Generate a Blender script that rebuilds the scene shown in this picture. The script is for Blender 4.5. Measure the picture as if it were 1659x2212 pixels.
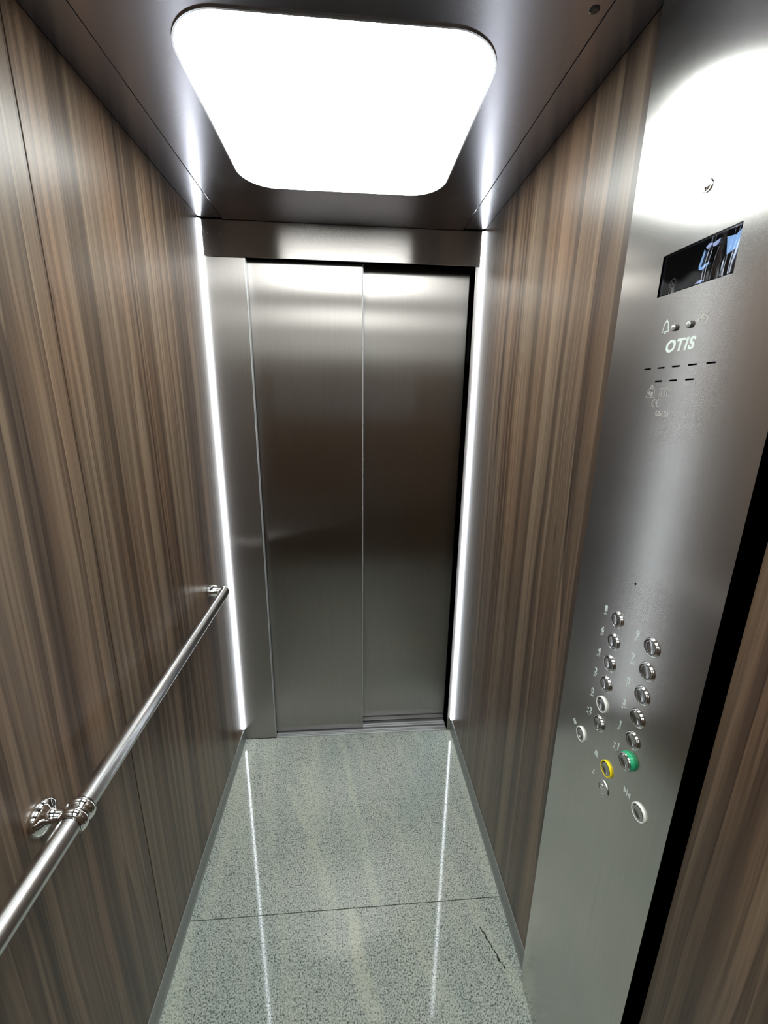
import bpy, bmesh, math, random
from mathutils import Vector, Matrix

for o in list(bpy.data.objects):
    bpy.data.objects.remove(o, do_unlink=True)
scene = bpy.context.scene
C = scene.collection

# ------------------------------------------------------------------ camera
FPX, IMG_H = 898.77, 2212.0
YAW, PITCH, ROLL = 0.0799, 0.2622, 0.0141
cam_d = bpy.data.cameras.new('camera')
cam_d.sensor_fit = 'VERTICAL'
cam_d.sensor_height = 32.0
cam_d.lens = 32.0 * FPX / IMG_H
cam_d.clip_start = 0.01
cam = bpy.data.objects.new('camera', cam_d)
C.objects.link(cam)
_f = Vector((math.sin(YAW) * math.cos(PITCH), math.cos(YAW) * math.cos(PITCH), -math.sin(PITCH)))
_r = Vector((math.cos(YAW), -math.sin(YAW), 0))
_u = _r.cross(_f)
_r2 = math.cos(ROLL) * _r + math.sin(ROLL) * _u
_u2 = -math.sin(ROLL) * _r + math.cos(ROLL) * _u
cam.matrix_world = Matrix(((_r2.x, _u2.x, -_f.x, 0.5685), (_r2.y, _u2.y, -_f.y, -1.8442),
                           (_r2.z, _u2.z, -_f.z, 1.7241), (0, 0, 0, 1)))
scene.camera = cam

# ------------------------------------------------------------------ world, exposure, lamp strengths
w = bpy.data.worlds.new('shaft_darkness')
scene.world = w
w.use_nodes = True
w.node_tree.nodes['Background'].inputs[0].default_value = (0.002, 0.002, 0.002, 1)
scene.view_settings.view_transform = 'Standard'
scene.view_settings.look = 'None'
scene.view_settings.gamma = 1.0
scene.view_settings.use_curve_mapping = False
scene.view_settings.exposure = 0.0
PANEL_STRENGTH = 13.0
LED_STRENGTH = 22.0

# ------------------------------------------------------------------ dimensions of the car
W, D, H = 1.10, 2.36, 2.378          # width, depth, ceiling height
HDR = 2.2506                          # underside of the header over the door
SEAM_L = -0.926
GRANITE_JOINT = -0.79
SL, SR = 0.089, 1.0135                # ceiling seams
YL, YR, XE, SAG = -1.011, -1.361, 1.080, 0.006   # control panel edges, front plane, bow
YC, HW = (YL + YR) / 2, (YL - YR) / 2

# ------------------------------------------------------------------ materials
MATS = {}
def mat(name):
    m = bpy.data.materials.new(name); m.use_nodes = True
    nt = m.node_tree; MATS[name] = m
    return m, nt, nt.nodes['Principled BSDF']
def N(nt, kind, **kw):
    n = nt.nodes.new(kind)
    for k, v in kw.items(): setattr(n, k, v)
    return n
def L(nt, a, b): nt.links.new(a, b)
def ramp(nt, fac, stops, interp='LINEAR'):
    r = N(nt, 'ShaderNodeValToRGB'); r.color_ramp.interpolation = interp
    e = r.color_ramp.elements
    while len(e) > 1: e.remove(e[-1])
    e[0].position = stops[0][0]; e[0].color = tuple(stops[0][1]) + (1,)
    for p, c in stops[1:]:
        k = e.new(p); k.color = tuple(c) + (1,)
    L(nt, fac, r.inputs[0]); return r
def coords(nt, scale, rot=(0, 0, 0)):
    g = N(nt, 'ShaderNodeNewGeometry')
    mp = N(nt, 'ShaderNodeMapping'); mp.inputs['Scale'].default_value = scale
    mp.inputs['Rotation'].default_value = rot
    L(nt, g.outputs['Position'], mp.inputs['Vector']); return mp.outputs[0]
def noise(nt, vec, scale=1.0, detail=2.0, rough=0.5, dist=0.0):
    n = N(nt, 'ShaderNodeTexNoise')
    n.inputs['Scale'].default_value = scale; n.inputs['Detail'].default_value = detail
    n.inputs['Roughness'].default_value = rough; n.inputs['Distortion'].default_value = dist
    L(nt, vec, n.inputs['Vector']); return n.outputs['Fac']
def mixc(nt, a, b, fac, blend='MIX'):
    m = N(nt, 'ShaderNodeMix', data_type='RGBA', blend_type=blend)
    if isinstance(fac, (int, float)): m.inputs[0].default_value = fac
    else: L(nt, fac, m.inputs[0])
    for s, v in ((6, a), (7, b)):
        if isinstance(v, tuple): m.inputs[s].default_value = v + (1,)
        else: L(nt, v, m.inputs[s])
    return m.outputs[2]
def mathn(nt, op, a, b):
    m = N(nt, 'ShaderNodeMath', operation=op)
    for i, v in enumerate((a, b)):
        if isinstance(v, (int, float)): m.inputs[i].default_value = v
        else: L(nt, v, m.inputs[i])
    return m.outputs[0]

def simple(name, col, rough=0.5, metal=0.0, spec=0.5, emit=None, es=0.0, coat=0.0):
    m, nt, b = mat(name)
    b.inputs['Base Color'].default_value = tuple(col) + (1,)
    b.inputs['Roughness'].default_value = rough
    b.inputs['Metallic'].default_value = metal
    b.inputs['Specular IOR Level'].default_value = spec
    b.inputs['Coat Weight'].default_value = coat
    if emit:
        b.inputs['Emission Color'].default_value = tuple(emit) + (1,)
        b.inputs['Emission Strength'].default_value = es
    return m

def make_wood(name, lo, hi):
    m, nt, b = mat(name)
    g = N(nt, 'ShaderNodeNewGeometry')
    sep = N(nt, 'ShaderNodeSeparateXYZ'); L(nt, g.outputs['Position'], sep.inputs[0])
    # slow sideways wander so the growth bands are not ruler straight
    wob = noise(nt, coords(nt, (3.0, 3.0, 0.75)), 1.0, 2.0)
    yy = mathn(nt, 'ADD', mathn(nt, 'ADD', sep.outputs[1], mathn(nt, 'MULTIPLY', sep.outputs[0], 3.3)), mathn(nt, 'MULTIPLY', wob, 0.06))
    def strip(sy, sz, off, detail=2.0, rough=0.5):
        cb = N(nt, 'ShaderNodeCombineXYZ')
        L(nt, mathn(nt, 'MULTIPLY', yy, sy), cb.inputs[1])
        L(nt, mathn(nt, 'MULTIPLY', sep.outputs[2], sz), cb.inputs[2])
        cb.inputs[0].default_value = off
        return noise(nt, cb.outputs[0], 1.0, detail, rough)
    def saw(n, k):
        return mathn(nt, 'FRACT', mathn(nt, 'MULTIPLY', n, k), 0.0)
    s1 = ramp(nt, saw(strip(6.0, 0.07, 3.7, 1.5), 9.0), [(0.0, (0.95,) * 3), (0.36, (0.82,) * 3), (0.42, (0.48,) * 3), (0.92, (0.22,) * 3), (0.965, (-0.25,) * 3), (0.985, (0.0,) * 3), (1.0, (0.9,) * 3)])
    s2 = ramp(nt, saw(strip(17.0, 0.08, 9.1, 1.5), 7.0), [(0.0, (1.0,) * 3), (0.40, (0.75,) * 3), (0.46, (0.40,) * 3), (0.94, (0.15,) * 3), (0.97, (0.0,) * 3), (1.0, (0.9,) * 3)])
    broad = ramp(nt, strip(10.0, 0.10, 21.0, 2.0), [(0.34, (0.0,) * 3), (0.47, (0.25,) * 3), (0.49, (0.55,) * 3), (0.58, (0.70,) * 3), (0.595, (1.0,) * 3), (0.66, (0.85,) * 3)])
    f = mathn(nt, 'ADD', mathn(nt, 'MULTIPLY', s1.outputs[0], 0.40), mathn(nt, 'ADD', mathn(nt, 'MULTIPLY', s2.outputs[0], 0.22), mathn(nt, 'MULTIPLY', broad.outputs[0], 0.42)))
    mid = tuple(0.5 * (a_ + c_) * k for a_, c_, k in zip(lo, hi, (1.0, 0.97, 0.95)))
    base = ramp(nt, f, [(0.14, lo), (0.50, mid), (0.80, hi)])
    fine = strip(260.0, 4.0, 1.3, 3.0, 0.7)
    fr = ramp(nt, fine, [(0.30, (0.60, 0.58, 0.56)), (0.52, (1.0, 1.0, 1.0)), (0.72, (1.20, 1.19, 1.17))])
    c2 = mixc(nt, base.outputs[0], fr.outputs[0], 0.85, 'MULTIPLY')
    pale = ramp(nt, strip(22.0, 0.06, 33.0, 1.0), [(0.575, (1, 1, 1)), (0.590, (1.38, 1.36, 1.30)), (0.605, (1, 1, 1)), (0.66, (1, 1, 1)), (0.672, (0.62, 0.60, 0.58)), (0.69, (1, 1, 1))])
    c2 = mixc(nt, c2, pale.outputs[0], 0.9, 'MULTIPLY')
    # reddish blush in places
    bl = ramp(nt, noise(nt, coords(nt, (2.0, 6.0, 1.6)), 1.0, 2.0), [(0.45, (1.0, 1.0, 1.0)), (0.68, (1.10, 0.97, 0.90))])
    c3 = mixc(nt, c2, bl.outputs[0], 1.0, 'MULTIPLY')
    # occasional small knots
    kv = coords(nt, (7.0, 9.0, 2.6)); vo = N(nt, 'ShaderNodeTexVoronoi'); vo.inputs['Scale'].default_value = 1.0
    L(nt, kv, vo.inputs['Vector'])
    kr = ramp(nt, vo.outputs['Distance'], [(0.0, (0.35, 0.30, 0.27)), (0.04, (0.7, 0.66, 0.62)), (0.09, (1, 1, 1))])
    c4 = mixc(nt, c3, kr.outputs[0], 0.8, 'MULTIPLY')
    L(nt, c4, b.inputs['Base Color'])
    b.inputs['Roughness'].default_value = 0.34
    b.inputs['Specular IOR Level'].default_value = 0.45
    return m
wood = make_wood('walnut_laminate', (0.037, 0.0242, 0.0176), (0.186, 0.133, 0.090))

def make_steel(name, col, rough, aniso, tangent, grain, metal=1.0):
    """brushed stainless steel: tangent = world direction ACROSS the grain, grain = noise scale"""
    m, nt, b = mat(name)
    b.inputs['Metallic'].default_value = metal
    gr = noise(nt, coords(nt, grain), 1.0, 2.0, 0.6)
    cr = ramp(nt, gr, [(0.25, tuple(c * 0.955 for c in col)), (0.75, tuple(min(1, c * 1.045) for c in col))])
    L(nt, cr.outputs[0], b.inputs['Base Color'])
    b.inputs['Roughness'].default_value = rough
    b.inputs['Anisotropic'].default_value = aniso
    cb = N(nt, 'ShaderNodeCombineXYZ')
    for i in range(3): cb.inputs[i].default_value = tangent[i]
    L(nt, cb.outputs[0], b.inputs['Tangent'])
    return m
ST = (0.335, 0.312, 0.298)
steel_door = make_steel('brushed_steel_door', ST, 0.28, 1.0, (1, 0, 0), (260, 260, 3))
steel_return = make_steel('brushed_steel_return', ST, 0.34, 1.0, (1, 0, 0), (260, 260, 3), 0.90)
steel_header = make_steel('brushed_steel_header', ST, 0.27, 1.0, (0, 0, 1), (3, 3, 260))
steel_ceiling = make_steel('brushed_steel_ceiling', (0.30, 0.29, 0.31), 0.22, 0.6, (1, 0, 0), (260, 3, 3))
steel_cop = make_steel('brushed_steel_panel', (0.56, 0.545, 0.525), 0.215, 0.6, (0, 1, 0), (260, 260, 4))
chrome = simple('polished_chrome', (0.80, 0.80, 0.80), 0.05, 1.0)
rail_steel = simple('satin_rail_steel', (0.62, 0.62, 0.62), 0.26, 1.0)
dark_gap = simple('dark_recess', (0.012, 0.012, 0.012), 0.8)
dark_metal = simple('dark_primed_metal', (0.045, 0.038, 0.033), 0.5)
aluminium = simple('sill_aluminium', (0.60, 0.62, 0.64), 0.35, 0.45)
skirting = simple('grey_skirting', (0.24, 0.255, 0.245), 0.35, 0.0, 0.5)
black_hole = simple('black_slot', (0.004, 0.004, 0.004), 0.9, 0.0, 0.0)
print_white = simple('etched_white_print', (0.68, 0.76, 0.72), 0.5)
print_faint = simple('faint_etching', (0.56, 0.55, 0.50), 0.45, 0.6)
ring_white = simple('white_ring_plastic', (0.88, 0.89, 0.84), 0.3)
ring_yellow = simple('yellow_ring_plastic', (0.90, 0.72, 0.01), 0.3)
ring_green = simple('green_ring_plastic', (0.02, 0.38, 0.17), 0.3)
screen_blue = simple('screen_segment', (0.25, 0.45, 0.7), 0.4, emit=(0.36, 0.58, 0.92), es=0.62)
screen_pale = simple('screen_pale_segment', (0.3, 0.4, 0.6), 0.4, emit=(0.50, 0.60, 0.90), es=0.6)
icon_white = simple("display_icon_print", (0.92, 0.94, 0.95), 0.5)
screen = simple('display_glass', (0.008, 0.012, 0.022), 0.06, 0.0, 0.6, coat=0.5)
diffuser = simple('opal_diffuser', (0.9, 0.95, 0.95), 0.4, emit=(0.95, 1.0, 0.975), es=PANEL_STRENGTH)
led = simple('led_diffuser', (0.9, 0.95, 1.0), 0.4, emit=(0.86, 0.93, 1.0), es=LED_STRENGTH)

m, nt, b = mat('circular_brushed_button')
b.inputs['Metallic'].default_value = 1.0
b.inputs['Base Color'].default_value = (0.50, 0.50, 0.50, 1)
b.inputs['Roughness'].default_value = 0.17
b.inputs['Anisotropic'].default_value = 0.95
b.inputs['Anisotropic Rotation'].default_value = 0.25
tg = N(nt, 'ShaderNodeTangent', direction_type='RADIAL', axis='Z'); L(nt, tg.outputs[0], b.inputs['Tangent'])
button_face = m

m, nt, b = mat('clear_protective_film')
out = nt.nodes['Material Output']; nt.nodes.remove(b)
tr = N(nt, 'ShaderNodeBsdfTransparent'); gl = N(nt, 'ShaderNodeBsdfGlossy'); gl.inputs['Roughness'].default_value = 0.06
gl.inputs['Color'].default_value = (0.9, 0.93, 1.0, 1)
fr = N(nt, 'ShaderNodeFresnel'); fr.inputs['IOR'].default_value = 1.7
mx = N(nt, 'ShaderNodeMixShader'); L(nt, fr.outputs[0], mx.inputs[0]); L(nt, tr.outputs[0], mx.inputs[1]); L(nt, gl.outputs[0], mx.inputs[2])
L(nt, mx.outputs[0], out.inputs[0])
film_mat = m

def make_granite():
    m, nt, b = mat('grey_green_granite')
    v1 = coords(nt, (1, 1, 1))
    sp = noise(nt, v1, 215.0, 2.0, 0.6)
    sp2 = noise(nt, v1, 60.0, 3.0, 0.6)
    base = ramp(nt, sp, [(0.33, (0.10, 0.125, 0.115)), (0.41, (0.24, 0.27, 0.25)), (0.47, (0.43, 0.455, 0.425)), (0.62, (0.62, 0.64, 0.595))])
    blot = ramp(nt, sp2, [(0.26, (0.62, 0.65, 0.66)), (0.42, (0.94, 0.95, 0.95)), (0.6, (1.05, 1.05, 1.05))])
    c = mixc(nt, base.outputs[0], blot.outputs[0], 0.9, 'MULTIPLY')
    vo = N(nt, 'ShaderNodeTexVoronoi'); vo.inputs['Scale'].default_value = 62.0; L(nt, v1, vo.inputs['Vector'])
    br = ramp(nt, vo.outputs['Distance'], [(0.0, (0.10, 0.12, 0.12)), (0.13, (0.22, 0.24, 0.24)), (0.22, (1, 1, 1))])
    c = mixc(nt, c, br.outputs[0], 0.7, 'MULTIPLY')
    # soft cream veins, leaning across the slab
    g = N(nt, 'ShaderNodeNewGeometry'); sep = N(nt, 'ShaderNodeSeparateXYZ'); L(nt, g.outputs['Position'], sep.inputs[0])
    X, Y = sep.outputs[0], sep.outputs[1]
    wn = noise(nt, coords(nt, (6, 9, 1)), 1.0, 3.0, 0.6)
    wf = noise(nt, v1, 70.0, 2.0, 0.6)
    lean = mathn(nt, 'ADD', X, mathn(nt, 'MULTIPLY', Y, 0.27))
    lw = mathn(nt, 'ADD', lean, mathn(nt, 'ADD', mathn(nt, 'MULTIPLY', wn, 0.06), mathn(nt, 'MULTIPLY', wf, 0.045)))
    cbv = N(nt, 'ShaderNodeCombineXYZ'); L(nt, mathn(nt, 'MULTIPLY', lw, 9.0), cbv.inputs[0]); L(nt, mathn(nt, 'MULTIPLY', Y, 1.1), cbv.inputs[1])
    vr = ramp(nt, noise(nt, cbv.outputs[0], 1.0, 3.0, 0.6), [(0.52, (0, 0, 0)), (0.60, (0.75,) * 3), (0.66, (1, 1, 1)), (0.74, (0.2,) * 3)])
    fac = mathn(nt, 'MULTIPLY', vr.outputs[0], 0.40)
    def vein(x0, y0, x1, y1, wd, strength):
        nonlocal fac
        k = (x1 - x0) / (y1 - y0)
        cx = mathn(nt, 'ADD', mathn(nt, 'MULTIPLY', mathn(nt, 'SUBTRACT', Y, y0), k), x0 + 0.0525)
        xw = mathn(nt, 'ADD', X, mathn(nt, 'ADD', mathn(nt, 'MULTIPLY', wn, 0.06), mathn(nt, 'MULTIPLY', wf, 0.045)))
        d = mathn(nt, 'ABSOLUTE', mathn(nt, 'SUBTRACT', xw, cx), 0.0)
        mr = N(nt, 'ShaderNodeMapRange', interpolation_type='SMOOTHSTEP'); L(nt, d, mr.inputs[0])
        mr.inputs[1].default_value = wd; mr.inputs[2].default_value = wd * 0.35; mr.inputs[3].default_value = 0.0; mr.inputs[4].default_value = strength
        lo_, hi_ = min(y0, y1), max(y0, y1)
        gate = mathn(nt, 'MULTIPLY', mathn(nt, 'GREATER_THAN', Y, lo_), mathn(nt, 'LESS_THAN', Y, hi_))
        fac = mathn(nt, 'MAXIMUM', fac, mathn(nt, 'MULTIPLY', mr.outputs[0], gate))
    vein(0.553, -0.79, 0.700, -1.40, 0.036, 0.70)
    vein(0.000, -0.79, 0.110, -1.40, 0.040, 0.70)
    vein(0.975, -0.79, 1.090, -1.10, 0.032, 0.55)
    vein(0.500, 0.00, 0.650, -0.79, 0.022, 0.50)
    vein(0.270, -0.28, 0.510, -0.79, 0.026, 0.50)
    vein(0.790, -0.05, 0.960, -0.79, 0.018, 0.35)
    vein(0.055, 0.00, 0.055, -0.79, 0.024, 0.40)
    vein(1.080, 0.00, 1.080, -0.79, 0.024, 0.45)
    brk = ramp(nt, noise(nt, v1, 120.0, 3.0, 0.7), [(0.36, (0.05,) * 3), (0.50, (0.75,) * 3), (0.62, (1.0,) * 3)])
    fac = mathn(nt, 'MULTIPLY', fac, brk.outputs[0])
    c = mixc(nt, c, mixc(nt, c, (0.74, 0.73, 0.60), 0.75), fac)
    # one dark hairline crack in the rear slab
    ck = mathn(nt, 'ABSOLUTE', mathn(nt, 'SUBTRACT', mathn(nt, 'ADD', X, mathn(nt, 'MULTIPLY', wf, 0.020)), mathn(nt, 'ADD', mathn(nt, 'MULTIPLY', mathn(nt, 'SUBTRACT', Y, -0.876), -0.40), 1.005)), 0.0)
    cg = mathn(nt, 'MULTIPLY', mathn(nt, 'LESS_THAN', ck, 0.0022), mathn(nt, 'MULTIPLY', mathn(nt, 'GREATER_THAN', Y, -0.985), mathn(nt, 'LESS_THAN', Y, -0.872)))
    c = mixc(nt, c, (0.03, 0.035, 0.035), cg)
    tint = noise(nt, coords(nt, (4.0, 1.5, 1.0), (0, 0, -0.2)), 1.0, 2.0)
    tr_ = ramp(nt, tint, [(0.3, (0.79, 0.85, 0.85)), (0.7, (0.98, 0.97, 0.92))])
    c = mixc(nt, c, tr_.outputs[0], 1.0, 'MULTIPLY')
    L(nt, c, b.inputs['Base Color'])
    b.inputs['Roughness'].default_value = 0.05
    b.inputs['Specular IOR Level'].default_value = 0.35
    return m
granite = make_granite()

# ------------------------------------------------------------------ mesh helpers
WPOS = {}
def box(bm, x0, x1, y0, y1, z0, z1):
    v = [bm.verts.new(c) for c in ((x0, y0, z0), (x1, y0, z0), (x1, y1, z0), (x0, y1, z0),
                                   (x0, y0, z1), (x1, y0, z1), (x1, y1, z1), (x0, y1, z1))]
    for f in ((3, 2, 1, 0), (4, 5, 6, 7), (0, 1, 5, 4), (1, 2, 6, 5), (2, 3, 7, 6), (3, 0, 4, 7)):
        bm.faces.new([v[i] for i in f])
    return bm
def boxes(*bs):
    bm = bmesh.new()
    for q in bs: box(bm, *q)
    return bm
def bevel(bm, off, seg=2):
    bmesh.ops.bevel(bm, geom=bm.edges[:], offset=off, segments=seg, profile=0.5, affect='EDGES')
    return bm
def obj(name, bm, material, parent=None, origin=None, smooth=False, matrix=None, recalc=True):
    me = bpy.data.meshes.new(name)
    if recalc: bmesh.ops.recalc_face_normals(bm, faces=bm.faces[:])
    if origin is None and matrix is None:
        xs = [v.co for v in bm.verts]
        lo = Vector([min(c[i] for c in xs) for i in range(3)]); hi = Vector([max(c[i] for c in xs) for i in range(3)])
        origin = (lo + hi) / 2; origin.z = lo.z
    if matrix is None:
        origin = Vector(origin)
        bmesh.ops.translate(bm, verts=bm.verts[:], vec=-origin)
    bm.to_mesh(me); bm.free()
    me.materials.append(material)
    if smooth:
        for p in me.polygons: p.use_smooth = True
        try: me.set_sharp_from_angle(angle=math.radians(35))
        except Exception: pass
    o = bpy.data.objects.new(name, me); C.objects.link(o)
    place(o, parent, Matrix.Translation(origin) if matrix is None else matrix)
    return o
def place(o, parent, world):
    """put an object at a world matrix under a parent whose world matrix is known"""
    WPOS[o.name] = world
    if parent:
        o.parent = parent
        o.matrix_local = WPOS[parent.name].inverted() @ world
    else:
        o.matrix_local = world
def thing(name, label, cat, loc, group=None):
    o = bpy.data.objects.new(name, None); C.objects.link(o)
    o.empty_display_size = 0.05
    place(o, None, Matrix.Translation(loc))
    tag(o, label, cat, group); return o
def tag(o, label, cat, group=None):
    o['label'] = label; o['category'] = cat
    if group: o['group'] = group
def struct(o, label=None, cat=None):
    o['kind'] = 'structure'
    if label: o['label'] = label; o['category'] = cat
    return o
def lathe(bm, prof, seg=32, M=Matrix()):
    """prof = [(r, z)...] spun about local Z"""
    rings = []
    for r, z in prof:
        if r < 1e-6: rings.append([bm.verts.new(M @ Vector((0, 0, z)))])
        else: rings.append([bm.verts.new(M @ Vector((r * math.cos(2 * math.pi * i / seg), r * math.sin(2 * math.pi * i / seg), z))) for i in range(seg)])
    for a, c in zip(rings, rings[1:]):
        for i in range(seg):
            j = (i + 1) % seg
            if len(a) == 1 and len(c) == 1: continue
            if len(a) == 1: bm.faces.new((a[0], c[j], c[i]))
            elif len(c) == 1: bm.faces.new((a[i], a[j], c[0]))
            else: bm.faces.new((a[i], a[j], c[j], c[i]))
    return bm
def tube(bm, path, r, seg=24, caps=True):
    rings = []
    up0 = Vector((0, 0, 1))
    for i, p in enumerate(path):
        p = Vector(p)
        t = (Vector(path[min(i + 1, len(path) - 1)]) - Vector(path[max(i - 1, 0)])).normalized()
        a = t.cross(up0).normalized(); c = a.cross(t).normalized()
        rings.append([bm.verts.new(p + r * (math.cos(2 * math.pi * k / seg) * a + math.sin(2 * math.pi * k / seg) * c)) for k in range(seg)])
    for a, c in zip(rings, rings[1:]):
        for i in range(seg):
            j = (i + 1) % seg; bm.faces.new((a[i], a[j], c[j], c[i]))
    if caps: bm.faces.new(rings[0]); bm.faces.new(rings[-1][::-1])
    return bm
def prism(bm, poly, z0, z1, M=Matrix()):
    lo = [bm.verts.new(M @ Vector((x, y, z0))) for x, y in poly]
    hi = [bm.verts.new(M @ Vector((x, y, z1))) for x, y in poly]
    n = len(poly)
    bm.faces.new(lo[::-1]); bm.faces.new(hi)
    for i in range(n): bm.faces.new((lo[i], lo[(i + 1) % n], hi[(i + 1) % n], hi[i]))
    return bm
def rrect(x0, x1, y0, y1, r, k=10):
    pts = []
    for cx, cy, a0 in ((x1 - r, y1 - r, 0), (x0 + r, y1 - r, 90), (x0 + r, y0 + r, 180), (x1 - r, y0 + r, 270)):
        for i in range(k + 1):
            a = math.radians(a0 + 90 * i / k); pts.append((cx + r * math.cos(a), cy + r * math.sin(a)))
    return pts

# ================================================================== SETTING
# ---- floor: two polished granite slabs on a screed
floor = struct(obj('floor', boxes((-0.03, W + 0.03, -D - 0.03, 0.0, -0.06, -0.02)), dark_gap),
               'polished grey-green granite floor in two slabs with cream veins', 'floor')
for y0, y1 in ((-D, GRANITE_JOINT - 0.0011), (GRANITE_JOINT + 0.0011, -0.001)):
    obj('granite_slab', bevel(boxes((0.0, W, y0, y1, -0.02, 0.0)), 0.0006, 1), granite, floor)

# ---- side walls
wl = struct(obj('wall_left', boxes((-0.045, -0.022, -D - 0.03, 0.0, 0.0, H)), dark_gap), 'left wall clad in upright walnut-grain laminate panels', 'wall')
for y0, y1 in ((-D, SEAM_L - 0.0013), (SEAM_L + 0.0013, -0.0088)):
    obj('wood_panel', bevel(boxes((-0.022, 0.0, y0, y1, 0.002, H - 0.001)), 0.0008, 1), wood, wl)
wr = struct(obj('wall_right', boxes((W + 0.022, W + 0.045, -D - 0.03, 0.0, 0.0, H)), dark_gap), 'right wall clad in walnut-grain panels either side of control panel', 'wall')
for y0, y1 in ((-D, YR - 0.0165), (YL - 0.012, -0.0088)):
    obj('wood_panel', bevel(boxes((W, W + 0.022, y0, y1, 0.002, H - 0.001)), 0.0008, 1), wood, wr)
wb = struct(obj('wall_back', boxes((-0.045, W + 0.045, -D - 0.045, -D - 0.024, 0.0, H)), dark_gap), 'rear wall of walnut-grain panels behind the camera', 'wall')
for x0, x1 in ((0.001, W / 2 - 0.0013), (W / 2 + 0.0013, W - 0.001)):
    obj('wood_panel', bevel(boxes((x0, x1, -D - 0.024, -D, 0.002, H - 0.001)), 0.0008, 1), wood, wb)

# ---- mirror on the rear wall
mirror = obj('wall_mirror', bevel(boxes((0.12, W - 0.12, -D + 0.0005, -D + 0.006, 1.55, 2.30)), 0.001, 1), simple('mirror_glass', (0.80, 0.83, 0.82), 0.01, 1.0))
tag(mirror, 'wide mirror high on the rear wood wall facing the door', 'mirror')
# ---- skirting strips with a small cove at the foot
def skirt(name, x, s, y0, y1, label):
    prof = [(0, 0.063), (0.003, 0.063), (0.0042, 0.060), (0.0045, 0.014), (0.0065, 0.006), (0.0095, 0.0), (0, 0.0)]
    bm = bmesh.new()
    a = [bm.verts.new((x + s * px, y0, pz)) for px, pz in prof]
    c = [bm.verts.new((x + s * px, y1, pz)) for px, pz in prof]
    n = len(prof)
    for i in range(n): bm.faces.new((a[i], a[(i + 1) % n], c[(i + 1) % n], c[i]))
    bm.faces.new(a); bm.faces.new(c[::-1])
    o = struct(obj(name, bm, skirting), label, 'skirting')
    return o
skirt('baseboard_left', 0.0002, 1, -D + 0.002, -0.0005, 'grey coved skirting strip along foot of left wood wall')
skirt('baseboard_right', W - 0.0002, -1, YL + 0.003, -0.0005, 'grey coved skirting strip between door corner and control panel')


# ---- front wall: header over the door, wide left return, narrow right jamb
wf = struct(obj('wall_front', boxes((-0.045, W + 0.045, 0.16, 0.18, -0.06, H + 0.02)), dark_gap), 'brushed steel front wall framing the lift door', 'wall')
obj('header_panel', bevel(boxes((0.0005, W - 0.0005, 0.0, 0.030, HDR, H - 0.003)), 0.001, 1), steel_header, wf)
obj('return_panel', bevel(boxes((0.0005, 0.1605, 0.0, 0.028, 0.001, HDR - 0.0012)), 0.0018, 2), steel_return, wf)
obj('door_jamb', bevel(boxes((1.0745, W - 0.0005, 0.0, 0.125, 0.001, HDR - 0.0012)), 0.001, 1), steel_return, wf)
obj('sensor_slot', boxes((1.0715, 1.0748, 0.022, 0.050, 1.880, 2.055)), black_hole, wf)
obj('hanger_cover', boxes((0.15, 1.0745, 0.102, 0.15, HDR - 0.02, H - 0.02)), dark_metal, wf)
for sx, sz in ((0.030, 2.330), (0.078, 2.330)):
    obj('screw', lathe(bmesh.new(), [(0.0, 0.0012), (0.0016, 0.0010), (0.0022, 0.0)], 12, Matrix.Translation((sx, 0.0, sz)) @ Matrix.Rotation(math.pi / 2, 4, 'X')), chrome, wf)

# ---- two-leaf sliding door
door = struct(bpy.data.objects.new('door_1', None), 'closed two-leaf sliding lift door of brushed steel', 'door')
C.objects.link(door); place(door, None, Matrix.Translation((0.6, 0.06, 0.0)))
def leaf(x0, x1, y, z0):
    d = obj('door_leaf', bevel(boxes((x0, x1, y, y + 0.030, z0, HDR + 0.05)), 0.0025, 3), steel_door, door)
    return d
lf1 = leaf(0.120, 0.6188, 0.036, 0.008)
lf2 = leaf(0.590, 1.0735, 0.081, 0.008)

obj('leaf_edge_glint', bevel(boxes((0.6188, 0.6212, 0.0354, 0.060, 0.009, HDR + 0.03)), 0.0009, 2), aluminium, lf1)  # paler metal strip stands in for the light line on the leaf's folded edge
obj('return_edge_glint', bevel(boxes((0.1606, 0.1630, -0.0004, 0.027, 0.002, HDR - 0.002)), 0.0009, 2), aluminium, wf)  # added pale strip imitates the highlight along the return's edge

# ---- sill with two guide tracks
sill = struct(obj('trim_1', boxes((0.1640, 1.0740, 0.001, 0.150, -0.050, -0.012)), dark_metal), 'ribbed aluminium door sill between granite floor and door', 'sill')
for y0, y1, zt in ((0.001, 0.0105, 0.0), (0.0135, 0.019, 0.0), (0.022, 0.034, 0.0), (0.046, 0.0555, 0.0), (0.059, 0.071, 0.0), (0.086, 0.125, 0.0)):
    obj('sill_rib', boxes((0.1640, 1.0735, y0, y1, -0.012, zt)), aluminium, sill)

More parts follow.
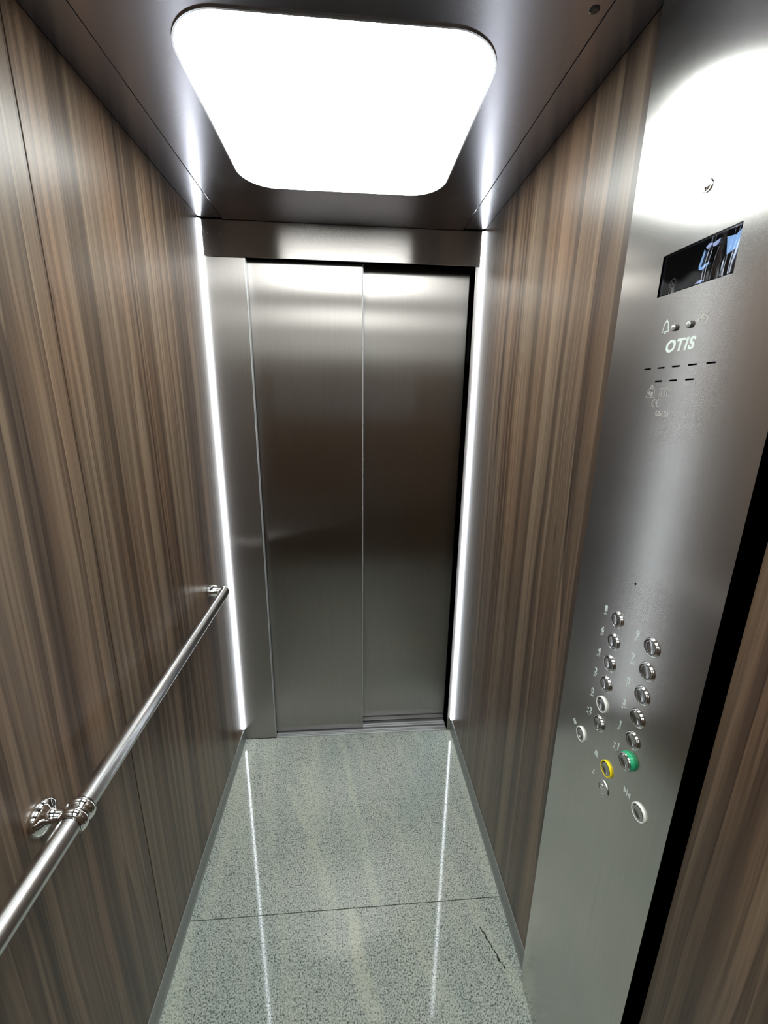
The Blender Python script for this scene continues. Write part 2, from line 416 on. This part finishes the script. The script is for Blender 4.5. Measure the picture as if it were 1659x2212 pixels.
# ---- ceiling: side panels, lowered middle panel, joints dark
ce = struct(obj('ceiling', boxes((-0.045, W + 0.045, -D - 0.045, 0.16, H + 0.022, H + 0.05)), dark_gap), 'brushed steel ceiling with long dark joints', 'ceiling')
obj('ceiling_panel', bevel(boxes((-0.02, SL - 0.0025, -D, -0.001, H, H + 0.02)), 0.0008, 1), steel_ceiling, ce)
obj('ceiling_panel', bevel(boxes((SR + 0.0025, W + 0.02, -D, -0.001, H, H + 0.02)), 0.0008, 1), steel_ceiling, ce)
obj('ceiling_panel', bevel(boxes((SL + 0.0015, SR - 0.0015, -D, -0.006, H - 0.004, H + 0.016)), 0.0012, 2), steel_ceiling, ce)
obj('fixing_plug', lathe(bmesh.new(), [(0.0, -0.0025), (0.006, -0.0024), (0.0085, -0.0012), (0.0090, 0.001)], 24, Matrix.Translation((0.988, -0.964, H - 0.004))), simple('black_plug', (0.02, 0.02, 0.025), 0.25), ce)

# ================================================================== LAMPS
LX0, LX1 = 0.236, 0.863
def ceiling_light(y0, y1, label):
    t = thing('ceiling_light', label, 'ceiling light', ((LX0 + LX1) / 2, (y0 + y1) / 2, H - 0.007), 'square ceiling lights')
    z = H - 0.004
    obj('diffuser', prism(bmesh.new(), rrect(LX0, LX1, y0, y1, 0.105, 14), z - 0.0025, z - 0.0002), diffuser, t)
    bm = bmesh.new()
    o_, i_ = rrect(LX0 - 0.0035, LX1 + 0.0035, y0 - 0.0035, y1 + 0.0035, 0.1085, 14), rrect(LX0 + 0.0002, LX1 - 0.0002, y0 + 0.0002, y1 - 0.0002, 0.1048, 14)
    n = len(o_)
    for zz0, zz1 in ((z - 0.003, z - 0.0001),):
        vs = [[bm.verts.new((x, y, zz)) for x, y in ring] for ring in (o_, i_) for zz in (zz0, zz1)]
        ol, oh, il, ih = vs
        for k in range(n):
            j = (k + 1) % n
            bm.faces.new((ol[k], ol[j], oh[j], oh[k])); bm.faces.new((il[j], il[k], ih[k], ih[j])); bm.faces.new((ol[j], ol[k], il[k], il[j])); bm.faces.new((oh[k], oh[j], ih[j], ih[k]))
    obj('rim', bm, simple('rim_%d' % len(MATS), (0.6, 0.6, 0.6), 0.3, 1.0), t)
ceiling_light(-0.907, -0.274, 'glowing white square ceiling light with rounded corners above the door end')
ceiling_light(-D + 0.274, -D + 0.907, 'second glowing square ceiling light above the rear half of car')

def corner_light(x, s, label):
    t = thing('corner_light', label, 'light strip', (x, -0.006, 0.064), 'vertical corner light strips')
    R = 0.0085
    def prof(r0): return [(x, -0.0002), (x, -r0)] + [(x + s * r0 * math.sin(a), -r0 * math.cos(a)) for a in [math.pi / 2 * k / 6 for k in range(1, 6)]] + [(x + s * r0, -0.0002)]
    obj('diffuser', prism(bmesh.new(), prof(R), 0.068, H - 0.005), led, t)
    obj('end_cap', prism(bmesh.new(), prof(R + 0.0008), 0.0635, 0.0679), aluminium, t)
    obj('end_cap', prism(bmesh.new(), prof(R + 0.0008), H - 0.0049, H - 0.0042), aluminium, t)
corner_light(0.0003, 1, 'thin white light strip standing in corner left of the door')
corner_light(W - 0.0003, -1, 'thin white light strip standing in corner right of the door')

# ================================================================== HANDRAIL
RX, RZ, RR = 0.064, 0.985, 0.019
rail = thing('handrail', 'round satin steel handrail on chrome brackets along left wood wall', 'handrail', (0.0, -1.0, RZ))
YE, YB, BR = -0.288, -2.20, 0.022
path = [(RX, YB, RZ)] + [(RX, YB + (YE - BR - YB) * k / 20, RZ) for k in range(1, 21)]
obj('rail', tube(bmesh.new(), path, RR, 32), rail_steel, rail, smooth=True)
def end_bracket(y, d):
    # mitred chrome elbow from the rail to the wall
    bm = bmesh.new()
    pts = [(RX, y - d * BR * 1.0, RZ)]
    for k in range(0, 9):
        a = math.pi / 2 * k / 8
        pts.append((RX - 0.012 + 0.012 * math.cos(a), y - d * (BR - 0.010) + d * 0.012 * math.sin(a), RZ))
    pts.append((0.012, y + d * 0.002, RZ))
    tube(bm, pts, RR * 0.985, 28)
    e = obj('end_bracket', bm, chrome, rail, smooth=True)
    M = Matrix.Translation((0, y + d * 0.002, RZ)) @ Matrix.Rotation(math.pi / 2, 4, 'Y')
    obj('wall_flange', lathe(bmesh.new(), [(0.0, 0.0), (0.0255, 0.0), (0.0262, 0.004), (0.0258, 0.010), (0.0245, 0.018), (0.0222, 0.027), (0.0196, 0.036), (0.0, 0.036)], 36, M), chrome, e, smooth=True)
    obj('set_screw', lathe(bmesh.new(), [(0.0, 0.0012), (0.0028, 0.0012), (0.0034, 0.0)], 16, Matrix.Translation((0.012, y - d * 0.0185, RZ - 0.0160)) @ Matrix.Rotation(math.radians(118) * d, 4, 'X')), dark_metal, e)
end_bracket(YE, 1)
def bracket(y):
    Mx = Matrix.Translation((0, y, RZ)) @ Matrix.Rotation(math.pi / 2, 4, 'Y')
    prof = [(0.0, 0.0), (0.0312, 0.0), (0.0318, 0.0035), (0.0312, 0.008), (0.0290, 0.0125), (0.0250, 0.0162), (0.0195, 0.0195), (0.0148, 0.0245), (0.0122, 0.032), (0.0115, 0.044), (0.0, 0.044)]
    br = obj('bracket', lathe(bmesh.new(), prof, 40, Mx), chrome, rail, smooth=True)
    My = Matrix.Translation((RX, y, RZ)) @ Matrix.Rotation(-math.pi / 2, 4, 'X')
    ring = []
    for c in (-0.0105, 0.0105):
        ring += [(RR + 0.0008, c - 0.0105)] + [(RR + 0.0016 + 0.0058 * math.sin(a), c - 0.0095 * math.cos(a)) for a in [math.pi * k / 10 for k in range(11)]]
    ring += [(RR + 0.0008, 0.021)]
    obj('collar', lathe(bmesh.new(), ring, 40, My), chrome, br, smooth=True)
bracket(-1.214)
bracket(-2.14)

# ================================================================== CONTROL PANEL
cop = thing('control_panel', 'full-height brushed steel control panel with buttons and display on right wall', 'control panel', (XE, YC, 0.0))
def xs(y): return XE - SAG * (1 - ((y - YC) / HW) ** 2)
def frame(y, z, lift=0.0):
    """matrix at a point of the face: local X reads right, Y up, Z out of the face"""
    sl = 2 * SAG * (y - YC) / HW ** 2            # dx/dy
    n = Vector((-1, sl, 0)).normalized()
    X = Vector((0, 0, 1)).cross(n).normalized()
    if X.y > 0: X = -X
    Y = n.cross(X)
    p = Vector((xs(y), y, z)) + n * lift
    return Matrix(((X.x, Y.x, n.x, p.x), (X.y, Y.y, n.y, p.y), (X.z, Y.z, n.z, p.z), (0, 0, 0, 1)))
ZT = H - 0.0005
bm = bmesh.new()
NS = 28
front = [(xs(YR + (YL - YR) * k / NS), YR + (YL - YR) * k / NS) for k in range(NS + 1)]
poly = front + [(W + 0.02, YL), (W + 0.02, YR)]
prism(bm, poly, 0.001, ZT)
face = obj('faceplate', bm, steel_cop, cop)
# openings cut through the sheet: display window and speaker slots
DY0, DY1, DZ0, DZ1 = -1.2655, -1.123, 1.8935, 1.9545
cut = bmesh.new()
box(cut, 1.0660 + 0.0, 1.0, DY0, DY1, DZ0, DZ1)
for v in cut.verts: v.co.x = 1.0 if v.co.x < 1.03 else 1.0795
slots = [(-1.130 - 0.0325 * k, 1.7815) for k in range(5)] + [(-1.162 - 0.0325 * k, 1.7605) for k in range(3)]
for y, z in slots:
    M = frame(y, z)
    prism(cut, rrect(-0.0082, 0.0082, -0.0013, 0.0013, 0.00125, 4), -0.006, 0.01, M)
prism(cut, [(0.0025 * math.cos(2 * math.pi * k / 16), 0.0025 * math.sin(2 * math.pi * k / 16)) for k in range(16)], -0.008, 0.01, frame(-1.195, 1.413))
bmesh.ops.recalc_face_normals(cut, faces=cut.faces[:])
cme = bpy.data.meshes.new('cutter'); cut.to_mesh(cme); cut.free(); cme.materials.append(steel_cop)
cob = bpy.data.objects.new('cutter', cme); C.objects.link(cob)
cob.matrix_world = Matrix()
md = face.modifiers.new('cut', 'BOOLEAN'); md.operation = 'DIFFERENCE'; md.object = cob; md.solver = 'EXACT'
bpy.context.view_layer.update()
dg = bpy.context.evaluated_depsgraph_get()
nm = bpy.data.meshes.new_from_object(face.evaluated_get(dg))
face.modifiers.clear(); face.data = nm; nm.name = 'faceplate'
bpy.data.objects.remove(cob, do_unlink=True)
# black backing in every slot
slot_me = None
for y, z in slots:
    if slot_me is None:
        o = obj('speaker_slot', prism(bmesh.new(), rrect(-0.0084, 0.0084, -0.0015, 0.0015, 0.0014, 4), -0.0075, -0.0022), black_hole, cop, matrix=frame(y, z)); slot_me = o.data
    else:
        o = bpy.data.objects.new('speaker_slot', slot_me); C.objects.link(o); place(o, cop, frame(y, z))
obj('microphone_hole', lathe(bmesh.new(), [(0.0, -0.003), (0.0027, -0.003), (0.0027, -0.0085), (0, -0.0085)], 16), black_hole, cop, matrix=frame(-1.195, 1.413))

def stroke(bm, pts, wd, z=0.0, closed=False):
    """flat line of given width in the local XY plane"""
    P = [Vector((x, y)) for x, y in pts]
    n = len(P); lft, rgt = [], []
    for i in range(n):
        a = P[(i - 1) % n] if (closed or i > 0) else P[i]
        c = P[(i + 1) % n] if (closed or i < n - 1) else P[i]
        t = (c - a); t = t.normalized() if t.length > 0 else Vector((1, 0))
        q = Vector((-t.y, t.x)) * wd / 2
        lft.append(bm.verts.new((P[i].x + q.x, P[i].y + q.y, z))); rgt.append(bm.verts.new((P[i].x - q.x, P[i].y - q.y, z)))
    for i in range(n if closed else n - 1):
        j = (i + 1) % n
        bm.faces.new((rgt[i], rgt[j], lft[j], lft[i]))
    return bm
def fillp(bm, pts, z=0.0):
    bm.faces.new([bm.verts.new((x, y, z)) for x, y in pts]); return bm
def solid(bm, t=0.0003):
    r = bmesh.ops.extrude_face_region(bm, geom=bm.faces[:])
    bmesh.ops.translate(bm, verts=[g for g in r['geom'] if isinstance(g, bmesh.types.BMVert)], vec=(0, 0, t))
    return bm
def ell(cx, cy, rx, ry, n=20, a0=0, a1=360, rot=0.0):
    out = []
    for k in range(n):
        a = math.radians(a0 + (a1 - a0) * k / (n if abs(a1 - a0) >= 360 else n - 1))
        x, y = rx * math.cos(a), ry * math.sin(a)
        out.append((cx + x * math.cos(rot) - y * math.sin(rot), cy + x * math.sin(rot) + y * math.cos(rot)))
    return out
def text_bm(s, height, bold=0.0, shear=0.0, width=None, ext=0.0003, space=1.0):
    cu = bpy.data.curves.new('lettering', 'FONT'); cu.body = s; cu.size = 1.0; cu.space_character = space
    cu.offset = bold; cu.shear = shear; cu.align_x = 'CENTER'; cu.extrude = 0.02; cu.resolution_u = 4
    to = bpy.data.objects.new('lettering', cu); C.objects.link(to)
    bpy.context.view_layer.update()
    me = bpy.data.meshes.new_from_object(to.evaluated_get(bpy.context.evaluated_depsgraph_get()))
    bpy.data.objects.remove(to, do_unlink=True); bpy.data.curves.remove(cu)
    bm = bmesh.new(); bm.from_mesh(me); bpy.data.meshes.remove(me)
    xs_ = [v.co.x for v in bm.verts]; ys_ = [v.co.y for v in bm.verts]; zs_ = [v.co.z for v in bm.verts]
    sx = height / (max(ys_) - min(ys_)) if width is None else width / (max(xs_) - min(xs_)); sy = height / (max(ys_) - min(ys_))
    cx, cy = (max(xs_) + min(xs_)) / 2, (max(ys_) + min(ys_)) / 2
    zr = max(zs_) - min(zs_)
    for v in bm.verts:
        v.co = Vector(((v.co.x - cx) * sx, (v.co.y - cy) * sy, (v.co.z - min(zs_)) / zr * ext))
    return bm
def on_panel(name, bm, material, y, z, lift=0.0, parent=None, label=None):
    o = obj(name, bm, material, parent or cop, matrix=frame(y, z, lift))
    if label: o['label'] = label
    return o

# ---- display: recessed dark glass, icons, lit segments, wrinkled film
dyc, dzc = (DY0 + DY1) / 2, (DZ0 + DZ1) / 2
dw, dh = (DY1 - DY0), (DZ1 - DZ0)
DXF = 1.0778
def dframe(lift=0.0): return Matrix(((0, 0, -1, DXF - lift), (-1, 0, 0, dyc), (0, 1, 0, dzc), (0, 0, 0, 1)))
disp = obj('display', prism(bmesh.new(), [(-dw / 2 + .0004, -dh / 2 + .0004), (dw / 2 - .0004, -dh / 2 + .0004), (dw / 2 - .0004, dh / 2 - .0004), (-dw / 2 + .0004, dh / 2 - .0004)], -0.0015, 0.0), screen, cop, matrix=dframe())
disp['label'] = 'dark recessed display window half covered by wrinkled clear film'
def dpart(name, bm, material, lift=0.0002): return obj(name, bm, material, disp, matrix=dframe(lift))
def duv(u, v): return ((u - 0.5) * dw, (v - 0.5) * dh)
bm = bmesh.new(); c0 = duv(0.195, 0.255); stroke(bm, ell(c0[0], c0[1], 0.0062, 0.0066, 24), 0.0010, closed=True)
stroke(bm, [(c0[0] - 0.0043, c0[1] + 0.0046), (c0[0] + 0.0043, c0[1] - 0.0046)], 0.0010, 0.00005)
stroke(bm, [(c0[0] - 0.003, c0[1] - 0.0012), (c0[0] + 0.0035, c0[1] - 0.0012)], 0.0008, 0.00005)
dpart('no_smoking_icon', bm, icon_white)
bm = bmesh.new(); c0 = duv(0.19, 0.065)
stroke(bm, [(c0[0] + 0.005, c0[1] + 0.0042), (c0[0] - 0.001, c0[1] + 0.0042), (c0[0] - 0.0048, c0[1] + 0.001), (c0[0] - 0.0045, c0[1] - 0.0035)], 0.0011)
fillp(bm, [(c0[0] - 0.0004, c0[1] - 0.0034), (c0[0] + 0.0055, c0[1] - 0.0034), (c0[0] + 0.0055, c0[1] + 0.0026), (c0[0] - 0.0004, c0[1] + 0.0026)])
dpart('capacity_icon', bm, icon_white)
for nm_, ps, mt in (('screen_segment', [(.585, .80), (.625, .86), (.665, .84), (.645, .78), (.61, .745)], screen_pale),
                    ('screen_segment', [(.665, .82), (.755, .87), (.735, .77), (.70, .74), (.675, .755)], screen_pale),
                    ('screen_segment', [(.575, .77), (.59, .70), (.565, .40), (.575, .345), (.545, .34), (.535, .42)], screen_blue),
                    ('screen_segment', [(.55, .345), (.575, .32), (.61, .345), (.665, .42), (.66, .45), (.60, .42)], screen_blue),
                    ('screen_segment', [(.83, .83), (.93, .80), (.985, .88), (.975, .60), (.96, .52), (.86, .46)], screen_blue),
                    ('screen_segment', [(.955, .50), (.985, .62), (.965, .34), (.95, .28)], screen_pale),
                    ('screen_segment', [(.525, .05), (.56, .10), (.60, .12), (.625, .07), (.58, .04)], screen_pale)):
    bm = bmesh.new(); fillp(bm, [duv(*q) for q in ps]); dpart(nm_, solid(bm, 0.0001), mt)
bm = bmesh.new(); NX, NZ = 90, 8
rnd = random.Random(4)
grid = []
for j in range(NZ + 1):
    row = []
    for i in range(NX + 1):
        u = 0.02 + 0.97 * i / NX; v = 0.03 + 0.94 * j / NZ
        uu = u + 0.035 * math.sin(3.1 * v + 1.2)
        h = 0.0011 + 0.00055 * math.sin(uu * 44) * math.exp(-((uu - 0.78) / 0.10) ** 2) + 0.00012 * math.sin(uu * 90 + 2 * v) * math.exp(-((uu - 0.83) / 0.10) ** 2) + 0.0001 * math.sin(5 * v + 9 * u)
        x, y = duv(u, v); row.append(bm.verts.new((x, y, max(0.0003, h))))
    grid.append(row)
for j in range(NZ):
    for i in range(NX): bm.faces.new((grid[j][i], grid[j][i + 1], grid[j + 1][i + 1], grid[j + 1][i]))
fo = obj('protective_film', bm, film_mat, disp, matrix=dframe(0.0004), recalc=False)
for p in fo.data.polygons: p.use_smooth = True

# ---- push buttons
def button_mesh(face_r=0.0136, out=0.0155, hgt=0.0036):
    """dished face"""
    return lathe(bmesh.new(), [(0.0, hgt - 0.0021), (face_r * 0.35, hgt - 0.0019), (face_r * 0.7, hgt - 0.0013), (face_r, hgt - 0.0003), (face_r + 0.0002, 0.0)], 36)
def ring_mesh(r0, r1, h0, h1):
    prof = [(r0, h0)] + [((r0 + r1) / 2 - (r1 - r0) / 2 * math.cos(a), h1 - (h1 - h0) * 0.0 + ((r1 - r0) * 0.30) * math.sin(a)) for a in [math.pi * k / 8 for k in range(9)]] + [(r1, h0)]
    return lathe(bmesh.new(), prof, 40)
def button(y, z, label, ring=None, ring_w=0.0020, lift=0.0, collar=None):
    bt = on_panel('button', button_mesh(), button_face, y, z, lift)
    for p in bt.data.polygons: p.use_smooth = True
    bt['label'] = label
    rg = obj('button_ring', ring_mesh(0.0136, 0.0136 + ring_w, 0.0, 0.0030), ring or chrome, bt, matrix=frame(y, z, lift), smooth=True)
    if collar:
        obj('button_collar', lathe(bmesh.new(), [(0.0150, 0.0), (0.0168, 0.0), (0.0168, lift - 0.0006), (0.0160, lift + 0.0012), (0.0150, lift + 0.0012)], 40), collar, bt, matrix=frame(y, z, 0.0), smooth=True)
    elif ring is None:
        obj('button_bezel', lathe(bmesh.new(), [(0.0154, 0.0), (0.0170, 0.0), (0.0168, 0.0006), (0.0163, 0.0011), (0.0154, 0.0013)], 40), chrome, bt, matrix=frame(y, z, 0.0), smooth=True)
    return bt
BRAILLE = {'1': '1', '2': '12', '3': '14', '4': '145', '5': '15', '6': '124', '7': '1245', '8': '125', '9': '24', '0': '245', '-': '36', '#': '3456'}
def braille(s):
    bm = bmesh.new(); cells = ['#'] + list(s); pitch = 0.0026; cw = 0.0062
    x0 = -(len(cells) - 1) * cw / 2
    for k, ch in enumerate(cells):
        for d in BRAILLE[ch]:
            i = int(d) - 1
            x = x0 + k * cw + (-pitch / 2 if i < 3 else pitch / 2); y = (1 - i % 3) * pitch
            lathe(bm, [(0.0, 0.0006), (0.0006, 0.00045), (0.0008, 0.0)], 8, Matrix.Translation((x, y, 0)))
    return bm
ROWS = [1.3250, 1.2775, 1.2290, 1.1815, 1.1330, 1.0870]
for col_y, txt_y, names in ((-1.1650, -1.1275, ['8', '6', '4', '2', '0', '-2']), (-1.2582, -1.2225, ['9', '7', '5', '3', '1', '-1'])):
    for z, nme in zip(ROWS, names):
        if nme == '0': button(col_y, z, 'round steel button with white ring beside numeral 0', ring_white, 0.0027)
        elif nme == '-1': button(col_y, z, 'round steel button on raised green collar beside numeral -1', None, 0.0020, 0.0060, ring_green)
        else: button(col_y, z, 'round steel button beside numeral ' + nme)
        o = on_panel('numeral', text_bm(nme, 0.0132, 0.026, space=1.0 if len(nme) == 1 else 1.25), print_white, txt_y, z + 0.004)
        o['label'] = 'raised numeral ' + nme
        on_panel('braille_dots', braille(nme), print_white, txt_y + 0.0005, z - 0.0078)
button(-1.1140, 1.0130, 'round steel door-open button with white ring', ring_white, 0.0027)
button(-1.2100, 1.0180, 'round steel alarm button with yellow ring', ring_yellow, 0.0027)
button(-1.3030, 1.0195, 'round steel door-close button with white ring', ring_white, 0.0027)

# ---- key switch
ks = on_panel('key_switch', lathe(bmesh.new(), [(0.0, 0.0012), (0.0135, 0.0012), (0.0142, 0.0020), (0.0158, 0.0018), (0.0168, 0.0)], 40), rail_steel, -1.2105, 0.9705)
ks['label'] = 'round key switch below the yellow-ringed button'
obj('lock_cylinder', lathe(bmesh.new(), [(0.0, 0.0022), (0.0050, 0.0022), (0.0056, 0.0016), (0.0056, 0.0010)], 28), chrome, ks, matrix=frame(-1.2055, 0.9690), smooth=True)
obj('keyhole', solid(stroke(bmesh.new(), [(-0.0026, 0.0008), (0.0026, -0.0008)], 0.0016, 0.0021)), black_hole, ks, matrix=frame(-1.2055, 0.9690))

# ---- printed symbols beside the lower buttons
def tri(cx, cy, w_, h_, d): return [(cx - d * w_ / 2, cy + h_ / 2), (cx - d * w_ / 2, cy - h_ / 2), (cx + d * w_ / 2, cy)]
bm = bmesh.new()
fillp(bm, tri(-0.0058, 0, 0.0062, 0.0095, -1)); fillp(bm, tri(0.0058, 0, 0.0062, 0.0095, 1)); stroke(bm, [(0, -0.0075), (0, 0.0075)], 0.0022)
on_panel('door_open_symbol', solid(bm), print_white, -1.0815, 1.0185)
bm = bmesh.new()
fillp(bm, tri(-0.0052, 0, 0.0070, 0.0125, 1)); fillp(bm, tri(0.0052, 0, 0.0070, 0.0125, -1)); stroke(bm, [(0, -0.0075), (0, 0.0075)], 0.0020)
on_panel('door_close_symbol', solid(bm), print_white, -1.2690, 1.0255)
bellp = [(-0.0070, -0.0055), (-0.0046, -0.0020), (-0.0042, 0.0030), (-0.0018, 0.0062), (0.0018, 0.0062), (0.0042, 0.0030), (0.0046, -0.0020), (0.0070, -0.0055), (0.0015, -0.0055), (0.0, -0.0080), (-0.0015, -0.0055)]
on_panel('alarm_bell_symbol', solid(fillp(bmesh.new(), bellp)), print_white, -1.1720, 1.0185)
bm = bmesh.new(); stroke(bm, ell(-0.0006, -0.0028, 0.0026, 0.0026, 14, 200, 480), 0.0014); stroke(bm, [(0.0, 0.0), (0.0, 0.0065)], 0.0014); stroke(bm, [(0.0, 0.0055), (0.0024, 0.0055)], 0.0014); stroke(bm, [(0.0, 0.0030), (0.0020, 0.0030)], 0.0012)
on_panel('key_symbol', solid(bm), print_white, -1.1740, 0.9735)

# ---- upper part: stud, indicator lamps, bell and hearing symbols, lettering
stud = on_panel('dome_stud', lathe(bmesh.new(), [(0.0, 0.0022), (0.003, 0.0021), (0.0052, 0.0016), (0.0062, 0.0012), (0.0070, 0.0016), (0.0082, 0.0012), (0.0086, 0.0)], 32), chrome, -1.1935, 2.0230)
for p in stud.data.polygons: p.use_smooth = True
for y in (-1.1790, -1.2090):
    o = on_panel('indicator_lamp', lathe(bmesh.new(), [(0.0, 0.0062), (0.0022, 0.0058), (0.0038, 0.0046), (0.0042, 0.0034)], 24), simple('lens_%d' % len(MATS), (0.72, 0.74, 0.74), 0.12, 0.6), y, 1.8400)
    for p in o.data.polygons: p.use_smooth = True
    obj('lamp_bezel', lathe(bmesh.new(), [(0.0043, 0.0034), (0.0050, 0.0030), (0.0053, 0.0)], 24), dark_metal, o, matrix=frame(y, 1.84))
bm = bmesh.new(); stroke(bm, [(x * 1.15, y * 1.25) for x, y in bellp[:8]], 0.0011, closed=True)
stroke(bm, ell(0, 0.0090, 0.0014, 0.0014, 10), 0.0008, closed=True); stroke(bm, [(-0.0015, -0.0082), (0.0, -0.0100), (0.0015, -0.0082)], 0.0012)
on_panel('bell_symbol', solid(bm), print_white, -1.1575, 1.8440)
bm = bmesh.new(); stroke(bm, ell(-0.0048, 0.0030, 0.0036, 0.0058, 18, rot=-0.3), 0.0010, closed=True); stroke(bm, ell(0.0046, -0.0028, 0.0038, 0.0058, 18, rot=-0.3), 0.0010, closed=True)
stroke(bm, [(-0.0012, -0.0060), (0.0074, 0.0090)], 0.0010, 0.00005); stroke(bm, ell(-0.0046, 0.0034, 0.0014, 0.0026, 12, rot=-0.3), 0.0008, closed=True)
on_panel('hearing_symbol', solid(bm), print_faint, -1.2305, 1.8440)
on_panel('maker_lettering', text_bm('OTIS', 0.0190, 0.034, 0.14, 0.0590, space=1.12), print_white, -1.1955, 1.8130)
bm = bmesh.new(); stroke(bm, [(-0.0105, -0.0075), (-0.0075, 0.0065), (0.0075, 0.0065), (0.0090, -0.0075)], 0.0009, closed=True); stroke(bm, ell(0.0, 0.0095, 0.0028, 0.0028, 14), 0.0008, closed=True)
o = on_panel('weight_symbol', solid(bm), print_faint, -1.1490, 1.7420)
on_panel('lettering', text_bm('kg', 0.0095, 0.004, 0.0, 0.0105), print_faint, -1.1490, 1.7410)
bm = bmesh.new(); stroke(bm, [(-0.0110, -0.0062), (-0.0110, 0.0062), (0.0110, 0.0062), (0.0110, -0.0062)], 0.0008, closed=True)
for q in (-0.0068, 0.0002, 0.0048): stroke(bm, [(q, -0.0050), (q, 0.0050)], 0.0010)
on_panel('capacity_box', solid(bm), print_faint, -1.1810, 1.7430)
bm = bmesh.new(); stroke(bm, ell(-0.0042, 0, 0.0052, 0.0058, 14, 70, 290), 0.0011); stroke(bm, ell(0.0058, 0, 0.0052, 0.0058, 14, 70, 290), 0.0011); stroke(bm, [(0.0012, 0), (0.0056, 0)], 0.0010)
on_panel('conformity_mark', solid(bm), print_faint, -1.1650, 1.7260)
on_panel('lettering', text_bm('GS/ 35', 0.0085, 0.003, 0.0, 0.0290), print_faint, -1.1830, 1.7095)
